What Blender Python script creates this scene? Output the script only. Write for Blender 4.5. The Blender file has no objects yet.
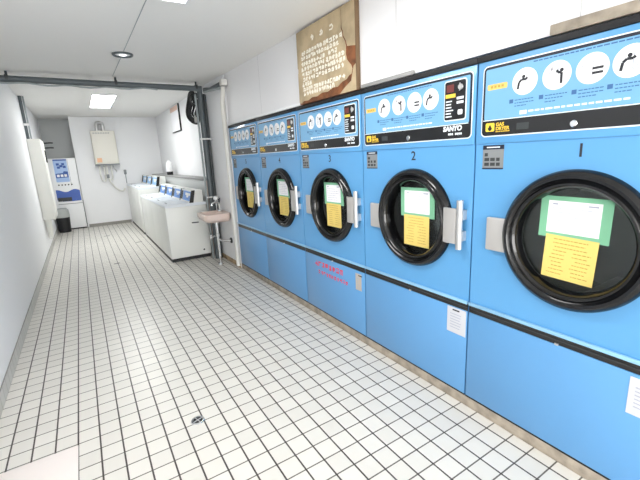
import bpy, bmesh, math, random
from mathutils import Vector, Matrix

# ------------------------------------------------------------------ camera
SC = bpy.context.scene
COL = SC.collection
CAM_H = 1.4174
F_PX, YAW, PITCH, ROLL = 375.512, 0.553056, 0.221980, -0.049026
cd = bpy.data.cameras.new('camera')
cam = bpy.data.objects.new('camera', cd)
COL.objects.link(cam)
cd.sensor_fit = 'HORIZONTAL'
cd.sensor_width = 36.0
cd.lens = F_PX / 640.0 * 36.0
cd.clip_start = 0.02
fw = Vector((math.sin(YAW) * math.cos(PITCH), math.cos(YAW) * math.cos(PITCH), -math.sin(PITCH)))
r0 = Vector((math.cos(YAW), -math.sin(YAW), 0))
u0 = r0.cross(fw)
rr = math.cos(ROLL) * r0 + math.sin(ROLL) * u0
uu = rr.cross(fw)
mw = Matrix.Identity(4)
for i in range(3):
    mw[i][0] = rr[i]; mw[i][1] = uu[i]; mw[i][2] = -fw[i]
mw.translation = Vector((0, 0, CAM_H))
cam.matrix_world = mw
SC.camera = cam

# ------------------------------------------------------------------ world, fill lamp, exposure
SC.view_settings.view_transform = 'Standard'
SC.view_settings.look = 'None'
SC.view_settings.exposure = 0.95
SC.view_settings.gamma = 1.0
SC.view_settings.use_curve_mapping = False
w = bpy.data.worlds.new('world'); SC.world = w
w.use_nodes = True
w.node_tree.nodes['Background'].inputs[0].default_value = (1.0, 0.99, 0.97, 1)
w.node_tree.nodes['Background'].inputs[1].default_value = 1.0
LAMP = 13.0            # fluorescent diffusers
FILL = 70.0             # fill lamp added behind the camera, no such source in view
ld = bpy.data.lights.new('added_fill_light', 'AREA')
ld.shape = 'RECTANGLE'; ld.size = 2.0; ld.size_y = 1.9; ld.energy = FILL; ld.color = (1.0, 0.985, 0.96)
lo = bpy.data.objects.new('added_fill_light', ld); COL.objects.link(lo)
lo.location = (0.45, -2.95, 1.15); lo.rotation_euler = (math.radians(90), 0, 0)

# ------------------------------------------------------------------ materials
def lin(c):
    c = c / 255.0
    return c / 12.92 if c <= 0.04045 else ((c + 0.055) / 1.055) ** 2.4
def rgb(r, g, b): return (lin(r), lin(g), lin(b), 1.0)

MATS = {}
def mat(name, col, rough=0.5, metal=0.0, emit=None, strength=0.0, noise=0.0, nscale=8.0, bump=0.0, coat=0.0):
    if name in MATS: return MATS[name]
    m = bpy.data.materials.new(name); m.use_nodes = True
    nt = m.node_tree; b = nt.nodes['Principled BSDF']
    b.inputs['Base Color'].default_value = rgb(*col)
    b.inputs['Roughness'].default_value = rough
    b.inputs['Metallic'].default_value = metal
    if coat: b.inputs['Coat Weight'].default_value = coat; b.inputs['Coat Roughness'].default_value = 0.08
    if emit:
        b.inputs['Emission Color'].default_value = rgb(*emit)
        b.inputs['Emission Strength'].default_value = strength
    if noise or bump:
        tc = nt.nodes.new('ShaderNodeTexCoord')
        nz = nt.nodes.new('ShaderNodeTexNoise'); nz.inputs['Scale'].default_value = nscale
        nz.inputs['Detail'].default_value = 4
        nt.links.new(tc.outputs['Object'], nz.inputs['Vector'])
        if noise:
            mx = nt.nodes.new('ShaderNodeMix'); mx.data_type = 'RGBA'
            d = [max(0, c * (1 - noise)) for c in col]
            mx.inputs[6].default_value = rgb(*d); mx.inputs[7].default_value = rgb(*col)
            rp = nt.nodes.new('ShaderNodeMapRange')
            rp.inputs[1].default_value = 0.35; rp.inputs[2].default_value = 0.6
            nt.links.new(nz.outputs['Fac'], rp.inputs[0])
            nt.links.new(rp.outputs[0], mx.inputs[0])
            nt.links.new(mx.outputs[2], b.inputs['Base Color'])
        if bump:
            bp = nt.nodes.new('ShaderNodeBump'); bp.inputs['Strength'].default_value = bump
            bp.inputs['Distance'].default_value = 0.01
            nt.links.new(nz.outputs['Fac'], bp.inputs['Height'])
            nt.links.new(bp.outputs[0], b.inputs['Normal'])
    MATS[name] = m
    return m

def line_mat(name, base, lines, rough=0.4, vary=0.0):
    """lines: list of (axis, origin, pitch, half_width, colour) drawn in world position"""
    m = bpy.data.materials.new(name); m.use_nodes = True
    nt = m.node_tree; b = nt.nodes['Principled BSDF']; b.inputs['Roughness'].default_value = rough
    geo = nt.nodes.new('ShaderNodeNewGeometry')
    sep = nt.nodes.new('ShaderNodeSeparateXYZ'); nt.links.new(geo.outputs['Position'], sep.inputs[0])
    def mth(op, a, b_=None):
        n = nt.nodes.new('ShaderNodeMath'); n.operation = op
        for i, v in ((0, a), (1, b_)):
            if v is None: continue
            if isinstance(v, (int, float)): n.inputs[i].default_value = v
            else: nt.links.new(v, n.inputs[i])
        return n.outputs[0]
    cells = []
    masks = []
    for ax, org, pitch, hw, colr in lines:
        t = mth('DIVIDE', mth('SUBTRACT', sep.outputs[ax], org), pitch)
        fl = mth('FLOOR', mth('ADD', t, 0.5))
        d = mth('MULTIPLY', mth('ABSOLUTE', mth('SUBTRACT', t, fl)), pitch)
        masks.append((mth('LESS_THAN', d, hw), colr))
        cells.append(mth('FLOOR', t))
    cur = None
    col0 = nt.nodes.new('ShaderNodeRGB'); col0.outputs[0].default_value = rgb(*base)
    cur = col0.outputs[0]
    if vary and len(cells) >= 2:
        cmb = nt.nodes.new('ShaderNodeCombineXYZ')
        nt.links.new(cells[0], cmb.inputs[0]); nt.links.new(cells[1], cmb.inputs[1])
        wn = nt.nodes.new('ShaderNodeTexWhiteNoise'); nt.links.new(cmb.outputs[0], wn.inputs['Vector'])
        nz = nt.nodes.new('ShaderNodeTexNoise'); nz.inputs['Scale'].default_value = 1.1; nz.inputs['Detail'].default_value = 5
        nt.links.new(geo.outputs['Position'], nz.inputs['Vector'])
        k = mth('ADD', mth('MULTIPLY', wn.outputs['Value'], vary), mth('MULTIPLY', nz.outputs['Fac'], vary))
        mx = nt.nodes.new('ShaderNodeMix'); mx.data_type = 'RGBA'
        nt.links.new(k, mx.inputs[0]); nt.links.new(cur, mx.inputs[6])
        mx.inputs[7].default_value = rgb(*[c * 0.72 for c in base])
        cur = mx.outputs[2]
    for msk, colr in masks:
        mx = nt.nodes.new('ShaderNodeMix'); mx.data_type = 'RGBA'
        nt.links.new(msk, mx.inputs[0]); nt.links.new(cur, mx.inputs[6])
        mx.inputs[7].default_value = rgb(*colr)
        cur = mx.outputs[2]
    nt.links.new(cur, b.inputs['Base Color'])
    MATS[name] = m
    return m

def glass_mat(name, tint):
    m = bpy.data.materials.new(name); m.use_nodes = True
    nt = m.node_tree; nt.nodes.remove(nt.nodes['Principled BSDF'])
    out = nt.nodes['Material Output']
    tr = nt.nodes.new('ShaderNodeBsdfTransparent'); tr.inputs[0].default_value = tint
    gl = nt.nodes.new('ShaderNodeBsdfGlossy'); gl.inputs['Roughness'].default_value = 0.04
    fr = nt.nodes.new('ShaderNodeFresnel'); fr.inputs[0].default_value = 1.5
    mx = nt.nodes.new('ShaderNodeMixShader')
    nt.links.new(fr.outputs[0], mx.inputs[0]); nt.links.new(tr.outputs[0], mx.inputs[1]); nt.links.new(gl.outputs[0], mx.inputs[2])
    nt.links.new(mx.outputs[0], out.inputs[0])
    MATS[name] = m
    return m

TILE_X, TILE_P = -0.2291, 0.1
TILE_Y, TILE_PY = 2.66, 0.104
m_floor = line_mat('floor_tiles', (224, 221, 214), [(1, TILE_Y, TILE_PY, 0.0033, (92, 88, 82)), (0, TILE_X, TILE_P, 0.0040, (62, 56, 52))], rough=0.35, vary=0.13)
m_base_tile = line_mat('skirting_tiles', (196, 196, 192), [(1, TILE_Y, TILE_PY, 0.003, (140, 138, 132)), (2, 0.1, 0.1, 0.002, (140, 138, 132))], rough=0.35, vary=0.2)
m_wall = mat('wall_paint', (238, 239, 241), 0.6)
m_wall_panel = line_mat('wall_panels', (236, 236, 238), [(1, 0.765, 0.962, 0.0025, (196, 196, 198))], rough=0.45)
m_ceil = mat('ceiling_paint', (236, 235, 232), 0.7)
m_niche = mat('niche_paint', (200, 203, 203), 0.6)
m_strip = mat('strip_grey', (150, 150, 150), 0.5)
m_curb = mat('curb_concrete', (172, 161, 146), 0.8, noise=0.18, nscale=14, bump=0.2)
m_wood_base = mat('skirting_wood', (190, 166, 132), 0.6, noise=0.25, nscale=10)
m_pink = mat('chase_end', (196, 176, 168), 0.6)
m_blue = mat('dryer_blue', (92, 159, 212), 0.32, coat=0.25)
m_blue_low = mat('dryer_blue_lower', (96, 156, 209), 0.36, coat=0.2)
m_blue_face = mat('panel_blue', (118, 174, 214), 0.35)
m_blue_light = mat('strip_light_blue', (142, 190, 222), 0.3)
m_black = mat('black_plastic', (14, 15, 18), 0.28, coat=0.3)
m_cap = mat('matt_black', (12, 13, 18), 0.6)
m_navy = mat('navy_trim', (18, 24, 46), 0.35)
m_rubber = mat('black_ring', (8, 9, 12), 0.16)
m_white = mat('white_plastic', (240, 241, 242), 0.4)
m_line_white = mat('white_line', (236, 242, 248), 0.4)
m_paper = mat('white_paper', (244, 244, 248), 0.7)
m_sheet = mat('sheet_grey', (206, 208, 214), 0.6)
m_sheet_old = mat('sheet_beige', (186, 178, 168), 0.6)
m_green = mat('green_card', (124, 186, 150), 0.6)
m_yellow = mat('yellow_paper', (232, 206, 118), 0.7)
m_ink = mat('ink', (40, 42, 50), 0.6)
m_ink_pale = mat('pale_ink', (168, 172, 190), 0.6)
m_ink_brown = mat('brown_ink', (186, 152, 66), 0.6)
m_ink_blue = mat('blue_ink', (62, 106, 158), 0.6)
m_logo = mat('yellow_print', (246, 204, 66), 0.5)
m_orange = mat('orange_print', (240, 196, 110), 0.5)
m_red = mat('red_print', (226, 70, 92), 0.5)
m_redbrown = mat('coin_window', (112, 52, 50), 0.3)
m_steel = mat('brushed_steel', (206, 206, 206), 0.35, 0.75)
m_alu = mat('pale_metal', (186, 184, 182), 0.4, 0.25)
m_chrome = mat('chrome', (220, 222, 224), 0.12, 1.0)
m_drum = mat('drum_steel', (150, 152, 148), 0.35, 0.5, noise=0.06, nscale=4)
m_grey_label = mat('label_grey', (132, 136, 138), 0.5)
m_grey_dark = mat('dark_grey', (52, 56, 58), 0.5)
m_pipe = mat('grey_pipe', (84, 92, 96), 0.45)
m_pipe_light = mat('light_grey_pipe', (150, 158, 160), 0.45)
m_pipe_dark = mat('dark_pipe', (50, 55, 58), 0.45)
m_cream = mat('cream_conduit', (226, 225, 219), 0.5)
m_box = mat('cabinet_white', (226, 226, 220), 0.45)
m_heater = mat('heater_ivory', (226, 223, 213), 0.45)
m_washer = mat('washer_white', (234, 236, 232), 0.38)
m_washer_top = mat('washer_top', (232, 238, 244), 0.35)
m_washer_blue = mat('washer_panel_blue', (96, 146, 214), 0.4)
m_washer_blue_pale = mat('washer_panel_pale', (150, 196, 240), 0.4)
m_sink = mat('sink_pink', (226, 206, 196), 0.25)
m_veneer = mat('sign_veneer', (196, 176, 142), 0.7, noise=0.16, nscale=7)
m_torn = mat('sign_torn_wood', (136, 84, 50), 0.8, noise=0.3, nscale=18)
m_sign_edge = mat('sign_edge', (110, 88, 64), 0.8)
m_sign_ink = mat('sign_paint', (240, 236, 222), 0.6)
m_tube = mat('lit_diffuser', (255, 255, 255), 0.5, emit=(255, 253, 250), strength=LAMP)
m_tube_far = mat('lit_diffuser_far', (255, 255, 255), 0.5, emit=(253, 254, 252), strength=LAMP * 1.25)
m_spot = mat('lit_spot', (255, 255, 255), 0.5, emit=(255, 255, 255), strength=1.2)
m_plate = mat('cover_plate', (240, 231, 226), 0.5)
m_vblue = mat('machine_blue', (52, 88, 168), 0.4)
m_vblue_pale = mat('machine_pale_blue', (164, 192, 232), 0.4)
m_bin = mat('bin_black', (22, 23, 26), 0.5)
m_bin_lid = mat('bin_liner_grey', (168, 172, 170), 0.45)
m_glass = glass_mat('tinted_glass', (0.80, 0.84, 0.82, 1))

# ------------------------------------------------------------------ mesh helpers
class MB:
    def __init__(s): s.bm = bmesh.new()
    def box(s, x0, x1, y0, y1, z0, z1, bevel=0.0, seg=2):
        b = bmesh.new()
        vs = [b.verts.new((x, y, z)) for x in (x0, x1) for y in (y0, y1) for z in (z0, z1)]
        for f in ((0, 1, 3, 2), (4, 6, 7, 5), (0, 4, 5, 1), (2, 3, 7, 6), (0, 2, 6, 4), (1, 5, 7, 3)):
            b.faces.new([vs[i] for i in f])
        if bevel: bmesh.ops.bevel(b, geom=b.edges[:], offset=bevel, segments=seg, affect='EDGES', profile=0.5)
        s.merge(b); return s
    def merge(s, b):
        bmesh.ops.recalc_face_normals(b, faces=b.faces[:])
        me = bpy.data.meshes.new('tmp'); b.to_mesh(me); b.free(); s.bm.from_mesh(me); bpy.data.meshes.remove(me)
    def prism(s, pts, d):
        """pts: 3D polygon, d: extrusion vector"""
        b = bmesh.new(); d = Vector(d)
        a = [b.verts.new(p) for p in pts]; c = [b.verts.new(Vector(p) + d) for p in pts]
        b.faces.new(a); b.faces.new(c[::-1])
        n = len(a)
        for i in range(n): b.faces.new((a[i], a[(i + 1) % n], c[(i + 1) % n], c[i]))
        s.merge(b); return s
    def tube(s, pts, r, n=12, close=False):
        b = bmesh.new(); pts = [Vector(p) for p in pts]
        rings = []; prev = None; N = len(pts)
        for i, p in enumerate(pts):
            if close: t = pts[(i + 1) % N] - pts[i - 1]
            else: t = pts[min(i + 1, N - 1)] - pts[max(i - 1, 0)]
            t.normalize()
            if prev is None:
                up = Vector((0, 0, 1)) if abs(t.z) < 0.9 else Vector((1, 0, 0))
                a = t.cross(up).normalized()
            else:
                a = prev - t * prev.dot(t)
                a.normalize()
            prev = a; c = t.cross(a)
            rad = r[i] if isinstance(r, (list, tuple)) else r
            rings.append([b.verts.new(p + a * (rad * math.cos(k * 2 * math.pi / n)) + c * (rad * math.sin(k * 2 * math.pi / n))) for k in range(n)])
        for i in range(N if close else N - 1):
            q0, q1 = rings[i], rings[(i + 1) % N]
            for k in range(n): b.faces.new((q0[k], q0[(k + 1) % n], q1[(k + 1) % n], q1[k]))
        if not close:
            b.faces.new(rings[0][::-1]); b.faces.new(rings[-1])
        s.merge(b); return s
    def lathe(s, prof, origin, axis='x', n=64, close=False):
        """prof: (radius, along axis); open profile revolved; radius 0 collapses"""
        b = bmesh.new(); o = Vector(origin); rings = []
        for r, a in prof:
            ring = []
            for k in range(n if r > 1e-6 else 1):
                t = 2 * math.pi * k / n
                p, q = r * math.cos(t), r * math.sin(t)
                v = {'x': (a, p, q), 'y': (p, a, q), 'z': (p, q, a)}[axis]
                ring.append(b.verts.new(o + Vector(v)))
            rings.append(ring)
        L = len(rings)
        for i in range(L if close else L - 1):
            A, B = rings[i], rings[(i + 1) % L]
            for k in range(n):
                k2 = (k + 1) % n
                if len(A) == 1 and len(B) == 1: continue
                if len(A) == 1: b.faces.new((A[0], B[k], B[k2]))
                elif len(B) == 1: b.faces.new((A[k], A[k2], B[0]))
                else: b.faces.new((A[k], A[k2], B[k2], B[k]))
        s.merge(b); return s
    def build(s, name, m, parent=None, smooth=None):
        me = bpy.data.meshes.new(name); s.bm.to_mesh(me); s.bm.free()
        me.materials.append(m)
        if smooth is None or smooth:
            me.polygons.foreach_set('use_smooth', [True] * len(me.polygons))
            try: me.set_sharp_from_angle(angle=math.radians(35))
            except Exception: pass
        o = bpy.data.objects.new(name, me); COL.objects.link(o)
        if parent is not None: o.parent = parent
        return o

def tag(o, label, cat, group=None, kind=None):
    o['label'] = label; o['category'] = cat
    if group: o['group'] = group
    if kind: o['kind'] = kind
    return o
def struct(name, mb, m):
    o = mb.build(name, m); o['kind'] = 'structure'; return o
def empty(name, loc, label, cat, group=None):
    o = bpy.data.objects.new(name, None); COL.objects.link(o); o.location = loc; o.empty_display_size = 0.1
    return tag(o, label, cat, group)

# ------------------------------------------------------------------ room shell
XD, DW, YD0 = 1.637, 0.86735, 4.6478      # dryer front plane, dryer width, far end of the dryer row
XL, XR = -0.628, 1.63
YB, YN = 10.47, 11.05
def ceil_z(y): return 2.38 + 0.0205 * (y - 3)
struct('floor', MB().box(XL - 0.15, 2.7, -3.1, YN + 0.15, -0.1, 0), m_floor)
ZF = 2.53
mb = MB(); mb.prism([(XL - 0.15, -3.1, ceil_z(-3.1)), (XL - 0.15, 5.46, ceil_z(5.46)), (XL - 0.15, 5.46, ZF), (XL - 0.15, YN + 0.15, ZF), (XL - 0.15, YN + 0.15, 2.75), (XL - 0.15, -3.1, 2.75)], (2.7 - XL + 0.15, 0, 0))
struct('ceiling', mb, m_ceil)
struct('wall_left', MB().box(XL - 0.12, XL, -3, YN, 0, 2.62), m_wall)
struct('wall_back', MB().box(-0.03, 2.6, YB, YN + 0.12, 0, 2.62), m_wall)
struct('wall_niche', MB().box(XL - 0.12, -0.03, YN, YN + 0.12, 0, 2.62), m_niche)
struct('wall_right', MB().box(1.64, 2.6, -0.62, 4.66, 1.83, 2.62), m_wall_panel)
struct('wall_recess', MB().box(2.55, 2.6, -0.62, 4.66, 0, 1.82), m_wall)
struct('wall_sink', MB().box(XR, 2.6, 4.662, 5.47, 0, 2.62), m_wall)
struct('wall_near', MB().box(1.64, 2.6, -3, -0.625, 0, 2.62), m_wall)
struct('wall_far', MB().box(1.81, 2.6, 5.475, YB, 0, 2.62), m_wall)
mb = MB(); mb.box(-0.75, -0.5, -3.1, -3.0, 0, 2.6); mb.box(1.4, 1.9, -3.1, -3.0, 0, 2.6); mb.box(-0.5, 1.4, -3.1, -3.0, 2.1, 2.6)  # unseen wall, its opening put in to let fill light enter
struct('wall_front', mb, m_wall)
struct('trim_curb', MB().box(XD - 0.004, 2.54, 0.05, 4.655, 0, 0.0605, 0.004), m_curb)
struct('baseboard_left', MB().box(XL, XL + 0.008, -2.9, YN - 0.02, 0, 0.1), m_base_tile)
struct('baseboard_right', MB().box(XR - 0.014, XR, 4.665, 5.47, 0, 0.06, 0.004), m_wood_base)
struct('baseboard_back', MB().box(0.0, 0.92, YB - 0.008, YB, 0, 0.07), m_base_tile)
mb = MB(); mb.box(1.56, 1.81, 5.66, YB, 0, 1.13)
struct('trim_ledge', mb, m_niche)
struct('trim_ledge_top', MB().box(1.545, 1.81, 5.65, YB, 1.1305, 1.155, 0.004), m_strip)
struct('trim_ledge_end', MB().box(1.56, 1.81, 5.635, 5.655, 0, 1.125), m_pink)
# grey-beige ledge strip above the nearest dryers
struct('trim_top_strip', MB().box(1.618, 1.6395, 0.32, 0.86, 1.824, 1.862, 0.003), m_curb)
struct('trim_top_strip_white', MB().box(1.622, 1.6395, 2.83, 4.62, 1.824, 1.850, 0.002), m_white)
struct('trim_top_strip_far', MB().box(1.622, 1.6395, 1.58, 2.03, 1.824, 1.846, 0.002), m_strip)
# ceiling joint running along the middle
mb = MB(); mb.prism([(0.496, 2.6, ceil_z(2.6) - 0.003), (0.501, 2.6, ceil_z(2.6) - 0.003), (0.501, 2.6, ceil_z(2.6) + 0.002), (0.496, 2.6, ceil_z(2.6) + 0.002)], (0, 2.6, ceil_z(5.2) - ceil_z(2.6)))
struct('trim_ceiling_joint', mb, m_pipe_light)

# ------------------------------------------------------------------ dryers
def face2d(cw):
    """returns a converter from (u, z, x) on the dryer front to local coordinates"""
    return lambda u, z, x: (x, cw / 2 - u, z)
P3 = face2d(DW)
def plate(mb, pts, xf, th):
    """flat plate on a front: pts (u, z) polygon, front at xf, thickness th"""
    mb.prism([P3(u, z, xf) for u, z in pts], Vector(P3(0, 0, th)) - Vector(P3(0, 0, 0))); return mb
def rr_pts(u0, u1, z0, z1, r, n=5):
    out = []
    for cx, cz, a0 in ((u1 - r, z1 - r, 0), (u0 + r, z1 - r, 90), (u0 + r, z0 + r, 180), (u1 - r, z0 + r, 270)):
        for k in range(n + 1):
            t = math.radians(a0 + 90 * k / n); out.append((cx + r * math.cos(t), cz + r * math.sin(t)))
    return out
def rect(u0, u1, z0, z1): return [(u0, z0), (u1, z0), (u1, z1), (u0, z1)]
def disc_pts(u, z, r, n=28, rz=None):
    rz = rz or r
    return [(u + r * math.cos(2 * math.pi * k / n), z + rz * math.sin(2 * math.pi * k / n)) for k in range(n)]
def stroke(pts, wd):
    """polyline -> list of quads"""
    q = []
    for (a, b), (c, d) in zip(pts[:-1], pts[1:]):
        L = math.hypot(c - a, d - b) or 1e-6; nx, nz = -(d - b) / L * wd / 2, (c - a) / L * wd / 2
        q.append([(a + nx, b + nz), (c + nx, d + nz), (c - nx, d - nz), (a - nx, b - nz)])
    return q
def text_mb(mb, txt, u, z, size, xf, th=0.0008, conv=None, shear=0.0, bold=0.0, align='LEFT', width=None):
    cu = bpy.data.curves.new('tmp_text', 'FONT'); cu.body = txt; cu.size = size; cu.extrude = th / 2
    cu.shear = shear; cu.offset = bold; cu.align_x = align; cu.resolution_u = 3
    o = bpy.data.objects.new('tmp_text', cu); COL.objects.link(o)
    dg = bpy.context.evaluated_depsgraph_get()
    me = bpy.data.meshes.new_from_object(o.evaluated_get(dg))
    bpy.data.objects.remove(o); bpy.data.curves.remove(cu)
    xs = [v.co.x for v in me.vertices]
    k = 1.0
    if width and xs: k = width / max(1e-6, max(xs) - min(xs))
    c = conv or P3
    for v in me.vertices:
        a, b, d = v.co
        v.co = c(u + a * k, z + b, xf - d)
    me.update()
    mb.bm.from_mesh(me); bpy.data.meshes.remove(me)
    return mb

CU, CZ = 0.460, 1.026     # porthole centre on the front
DRYER_TXT = {1: ('nearest blue gas dryer, numbered 1, at the right edge', ),
             2: ('blue gas dryer numbered 2, between the nearest dryer and the one under the wooden sign', ),
             3: ('blue gas dryer numbered 3 with red lettering low down, under the wooden sign', ),
             4: ('blue gas dryer second from the sink, with white and yellow notices on its glass', ),
             5: ('blue gas dryer at the far end of the row, beside the pink sink', )}

def figure(kind, u, z, s):
    """black pictograms of a person at a machine; returns polygons"""
    q = []
    if kind in (0, 3):      # person bending towards the machine on the right
        q.append(disc_pts(u - 0.10 * s, z + 0.36 * s, 0.13 * s, 12))
        q += stroke([(u - 0.52 * s, z - 0.52 * s), (u - 0.44 * s, z - 0.02 * s), (u - 0.24 * s, z + 0.16 * s), (u + 0.10 * s, z + 0.14 * s), (u + 0.2 * s, z + 0.26 * s)], 0.17 * s)
    elif kind == 1:         # person standing on the right reaching up to the left
        q.append(disc_pts(u + 0.34 * s, z + 0.30 * s, 0.13 * s, 12))
        q += stroke([(u + 0.36 * s, z - 0.62 * s), (u + 0.34 * s, z + 0.12 * s), (u + 0.10 * s, z + 0.18 * s), (u - 0.02 * s, z + 0.34 * s)], 0.17 * s)
        q += stroke([(u - 0.36 * s, z + 0.6 * s), (u - 0.36 * s, z + 0.36 * s)], 0.06 * s)
    else:                   # coins going in: two black bars
        q += stroke([(u + 0.02 * s, z - 0.02 * s), (u + 0.68 * s, z - 0.02 * s)], 0.16 * s)
        q += stroke([(u + 0.02 * s, z - 0.32 * s), (u + 0.68 * s, z - 0.32 * s)], 0.16 * s)
    return q
def machine_lines(kind, u, z, s):
    q = []
    x0, x1 = ((0.12, 0.66), (-0.52, 0.10), (-0.62, 0.05), (0.12, 0.70))[kind]
    z0, z1 = -0.5, 0.45
    q += stroke([(u + x0 * s, z + z0 * s), (u + x1 * s, z + z0 * s), (u + x1 * s, z + z1 * s), (u + x0 * s, z + z1 * s), (u + x0 * s, z + z0 * s)], 0.035 * s)
    q += stroke([(u + x0 * s, z + 0.2 * s), (u + x1 * s, z + 0.2 * s)], 0.035 * s)
    c = (x0 + x1) / 2
    q += stroke([(u + c * s + 0.17 * s * math.cos(t), z - 0.15 * s + 0.17 * s * math.sin(t)) for t in [k * math.pi / 6 for k in range(13)]], 0.035 * s)
    return q

def make_dryer(n):
    rnd = random.Random(n)
    yc = YD0 - (5 - n) * DW - DW / 2
    root = empty('gas_dryer', (XD, yc, 0.0605), DRYER_TXT[n][0], 'dryer', 'blue gas dryers')
    Z = -0.0605
    global P3
    base = face2d(DW)
    P3 = lambda u, z, x: base(u, z + Z, x)
    g = 0.004
    # body: five sides and a front with a round opening
    mb = MB(); b = bmesh.new()
    o = [b.verts.new(P3(u, z, 0)) for u, z in ((g, 0.0615), (DW - g, 0.0615), (DW - g, 1.806), (g, 1.806))]
    oe = [b.edges.new((o[i], o[(i + 1) % 4])) for i in range(4)]
    NR = 48
    c = [b.verts.new(P3(CU + 0.236 * math.cos(2 * math.pi * k / NR), CZ + 0.236 * math.sin(2 * math.pi * k / NR), 0)) for k in range(NR)]
    ce = [b.edges.new((c[i], c[(i + 1) % NR])) for i in range(NR)]
    bmesh.ops.triangle_fill(b, use_beauty=True, use_dissolve=False, edges=oe + ce)
    bk = [b.verts.new(v.co + Vector((0.86, 0, 0))) for v in o]
    for i in range(4): b.faces.new((o[i], o[(i + 1) % 4], bk[(i + 1) % 4], bk[i]))
    b.faces.new(bk[::-1])
    mb.merge(b)
    mb.build('body', m_blue, root)
    # drum seen through the glass
    mb = MB(); mb.lathe([(0.235, 0.001), (0.235, 0.07), (0.36, 0.075), (0.36, 0.6), (0.0, 0.62)], P3(CU, CZ, 0))
    drum = mb.build('drum', m_drum, root)
    for k in range(3):
        mb = MB(); a = 2 * math.pi * k / 3 + 0.5
        cx, cz = CU + 0.33 * math.cos(a), CZ + 0.33 * math.sin(a)
        dx, dz = math.cos(a), math.sin(a)
        plate(mb, [(cx - 0.03 * dz, cz + 0.03 * dx), (cx + 0.03 * dz, cz - 0.03 * dx), (cx + 0.02 * dz - 0.05 * dx, cz - 0.02 * dx - 0.05 * dz), (cx - 0.02 * dz - 0.05 * dx, cz + 0.02 * dx - 0.05 * dz)], 0.1, 0.48)
        mb.build('drum_paddle', m_steel, drum)
    # control section
    cp = MB().box(-0.007, -0.0005, -DW / 2 + g, DW / 2 - g, 1.432 + Z, 1.792 + Z, 0.003).build('control_panel', m_blue, root)
    plate(MB(), rr_pts(0.032, 0.848, 1.462, 1.770, 0.022), -0.0085, 0.0013).build('panel_outline', m_line_white, cp)
    plate(MB(), rr_pts(0.037, 0.843, 1.467, 1.765, 0.019), -0.0097, 0.001).build('panel_border', m_navy, cp)
    plate(MB(), rr_pts(0.047, 0.832, 1.537, 1.754, 0.008), -0.0107, 0.0008).build('panel_face', m_blue_face, cp)
    plate(MB(), rr_pts(0.041, 0.839, 1.470, 1.533, 0.010), -0.0107, 0.0008).build('panel_bar', m_black, cp)
    plate(MB(), rect(0.043, 0.829, 1.533, 1.5365), -0.0112, 0.0012).build('panel_rule', m_line_white, cp)
    xf = -0.0112
    # four round instruction stickers
    for k, u in enumerate((0.228, 0.354, 0.476, 0.592)):
        st = plate(MB(), disc_pts(u, 1.677, 0.0535, 36), xf - 0.0003, 0.0006).build('instruction_disc', m_white, cp)
        mb = MB()
        for q in figure(k, u, 1.677, 0.053): plate(mb, q, xf - 0.0011, 0.0006)
        mb.build('pictogram', m_ink, st)
        mb = MB()
        for q in machine_lines(k, u, 1.677, 0.053): plate(mb, q, xf - 0.0008, 0.0004)
        mb.build('machine_outline', m_ink_pale, st)
        mb = MB()
        plate(mb, rect(u - 0.062, u - 0.045, 1.596, 1.612), xf - 0.0003, 0.0006)
        mb.build('step_mark', m_ink_blue, cp)
        mb = MB()
        for j in range(3):
            L = (0.095, 0.075, 0.05)[j] * rnd.uniform(0.8, 1.05)
            a = u - 0.038
            while a < u - 0.038 + L:
                d = rnd.uniform(0.006, 0.014); plate(mb, rect(a, a + d, 1.605 - j * 0.012, 1.6085 - j * 0.012), xf - 0.0003, 0.0006); a += d + 0.003
        mb.build('step_lettering', m_ink_blue, cp)
    mb = MB()
    a = 0.26
    while a < 0.60:
        d = rnd.uniform(0.008, 0.02); plate(mb, rect(a, a + d, 1.744, 1.7485), xf - 0.0003, 0.0006); a += d + 0.004
    mb.build('heading_lettering', m_ink_blue, cp)
    mb = MB()
    plate(mb, rect(0.215, 0.245, 1.546, 1.562), xf - 0.0003, 0.0006)
    a = 0.252
    while a < 0.60:
        d = rnd.uniform(0.01, 0.03); plate(mb, rect(a, a + d, 1.553, 1.560), xf - 0.0003, 0.0006); a += d + 0.006
    mb.build('footnote_lettering', m_line_white, cp)
    tg = plate(MB(), rr_pts(0.058, 0.152, 1.665, 1.689, 0.006), xf - 0.0003, 0.0006).build('orange_tag', m_orange, cp)
    mb = MB()
    for j in range(4): plate(mb, rect(0.074 + j * 0.017, 0.085 + j * 0.017, 1.672, 1.682), xf - 0.0008, 0.0005)
    mb.build('tag_lettering', m_ink_brown, tg)
    # coin unit
    plate(MB(), rr_pts(0.682, 0.815, 1.553, 1.746, 0.014), xf - 0.0005, 0.0008).build('coin_unit_outline', m_line_white, cp)
    cb = plate(MB(), rr_pts(0.688, 0.809, 1.559, 1.740, 0.010), xf - 0.003, 0.0026).build('coin_unit', m_black, cp)
    xc = xf - 0.0034
    plate(MB(), rr_pts(0.698, 0.742, 1.690, 1.726, 0.004), xc, 0.0006).build('price_window', m_redbrown, cb)
    plate(MB(), rect(0.692, 0.752, 1.664, 1.682), xc, 0.0006).build('coin_label', m_logo, cb)
    mb = MB(); mb.lathe([(0.0, -0.006), (0.012, -0.006), (0.014, 0.0)], P3(0.782, 1.708, xc), n=20)
    plate(mb, rect(0.7795, 0.7845, 1.690, 1.726), xc - 0.0085, 0.003)
    mb.build('coin_slot', m_steel, cb)
    mb = MB()
    for j in range(6): plate(mb, rect(0.695, 0.735 + rnd.uniform(-0.008, 0.006), 1.572 + j * 0.0145, 1.578 + j * 0.0145), xc, 0.0006)
    for j in range(2): plate(mb, rect(0.760, 0.800, 1.632 + j * 0.02, 1.644 + j * 0.02), xc, 0.0006)
    plate(mb, rr_pts(0.768, 0.796, 1.580, 1.604, 0.006), xc, 0.0006)
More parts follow.
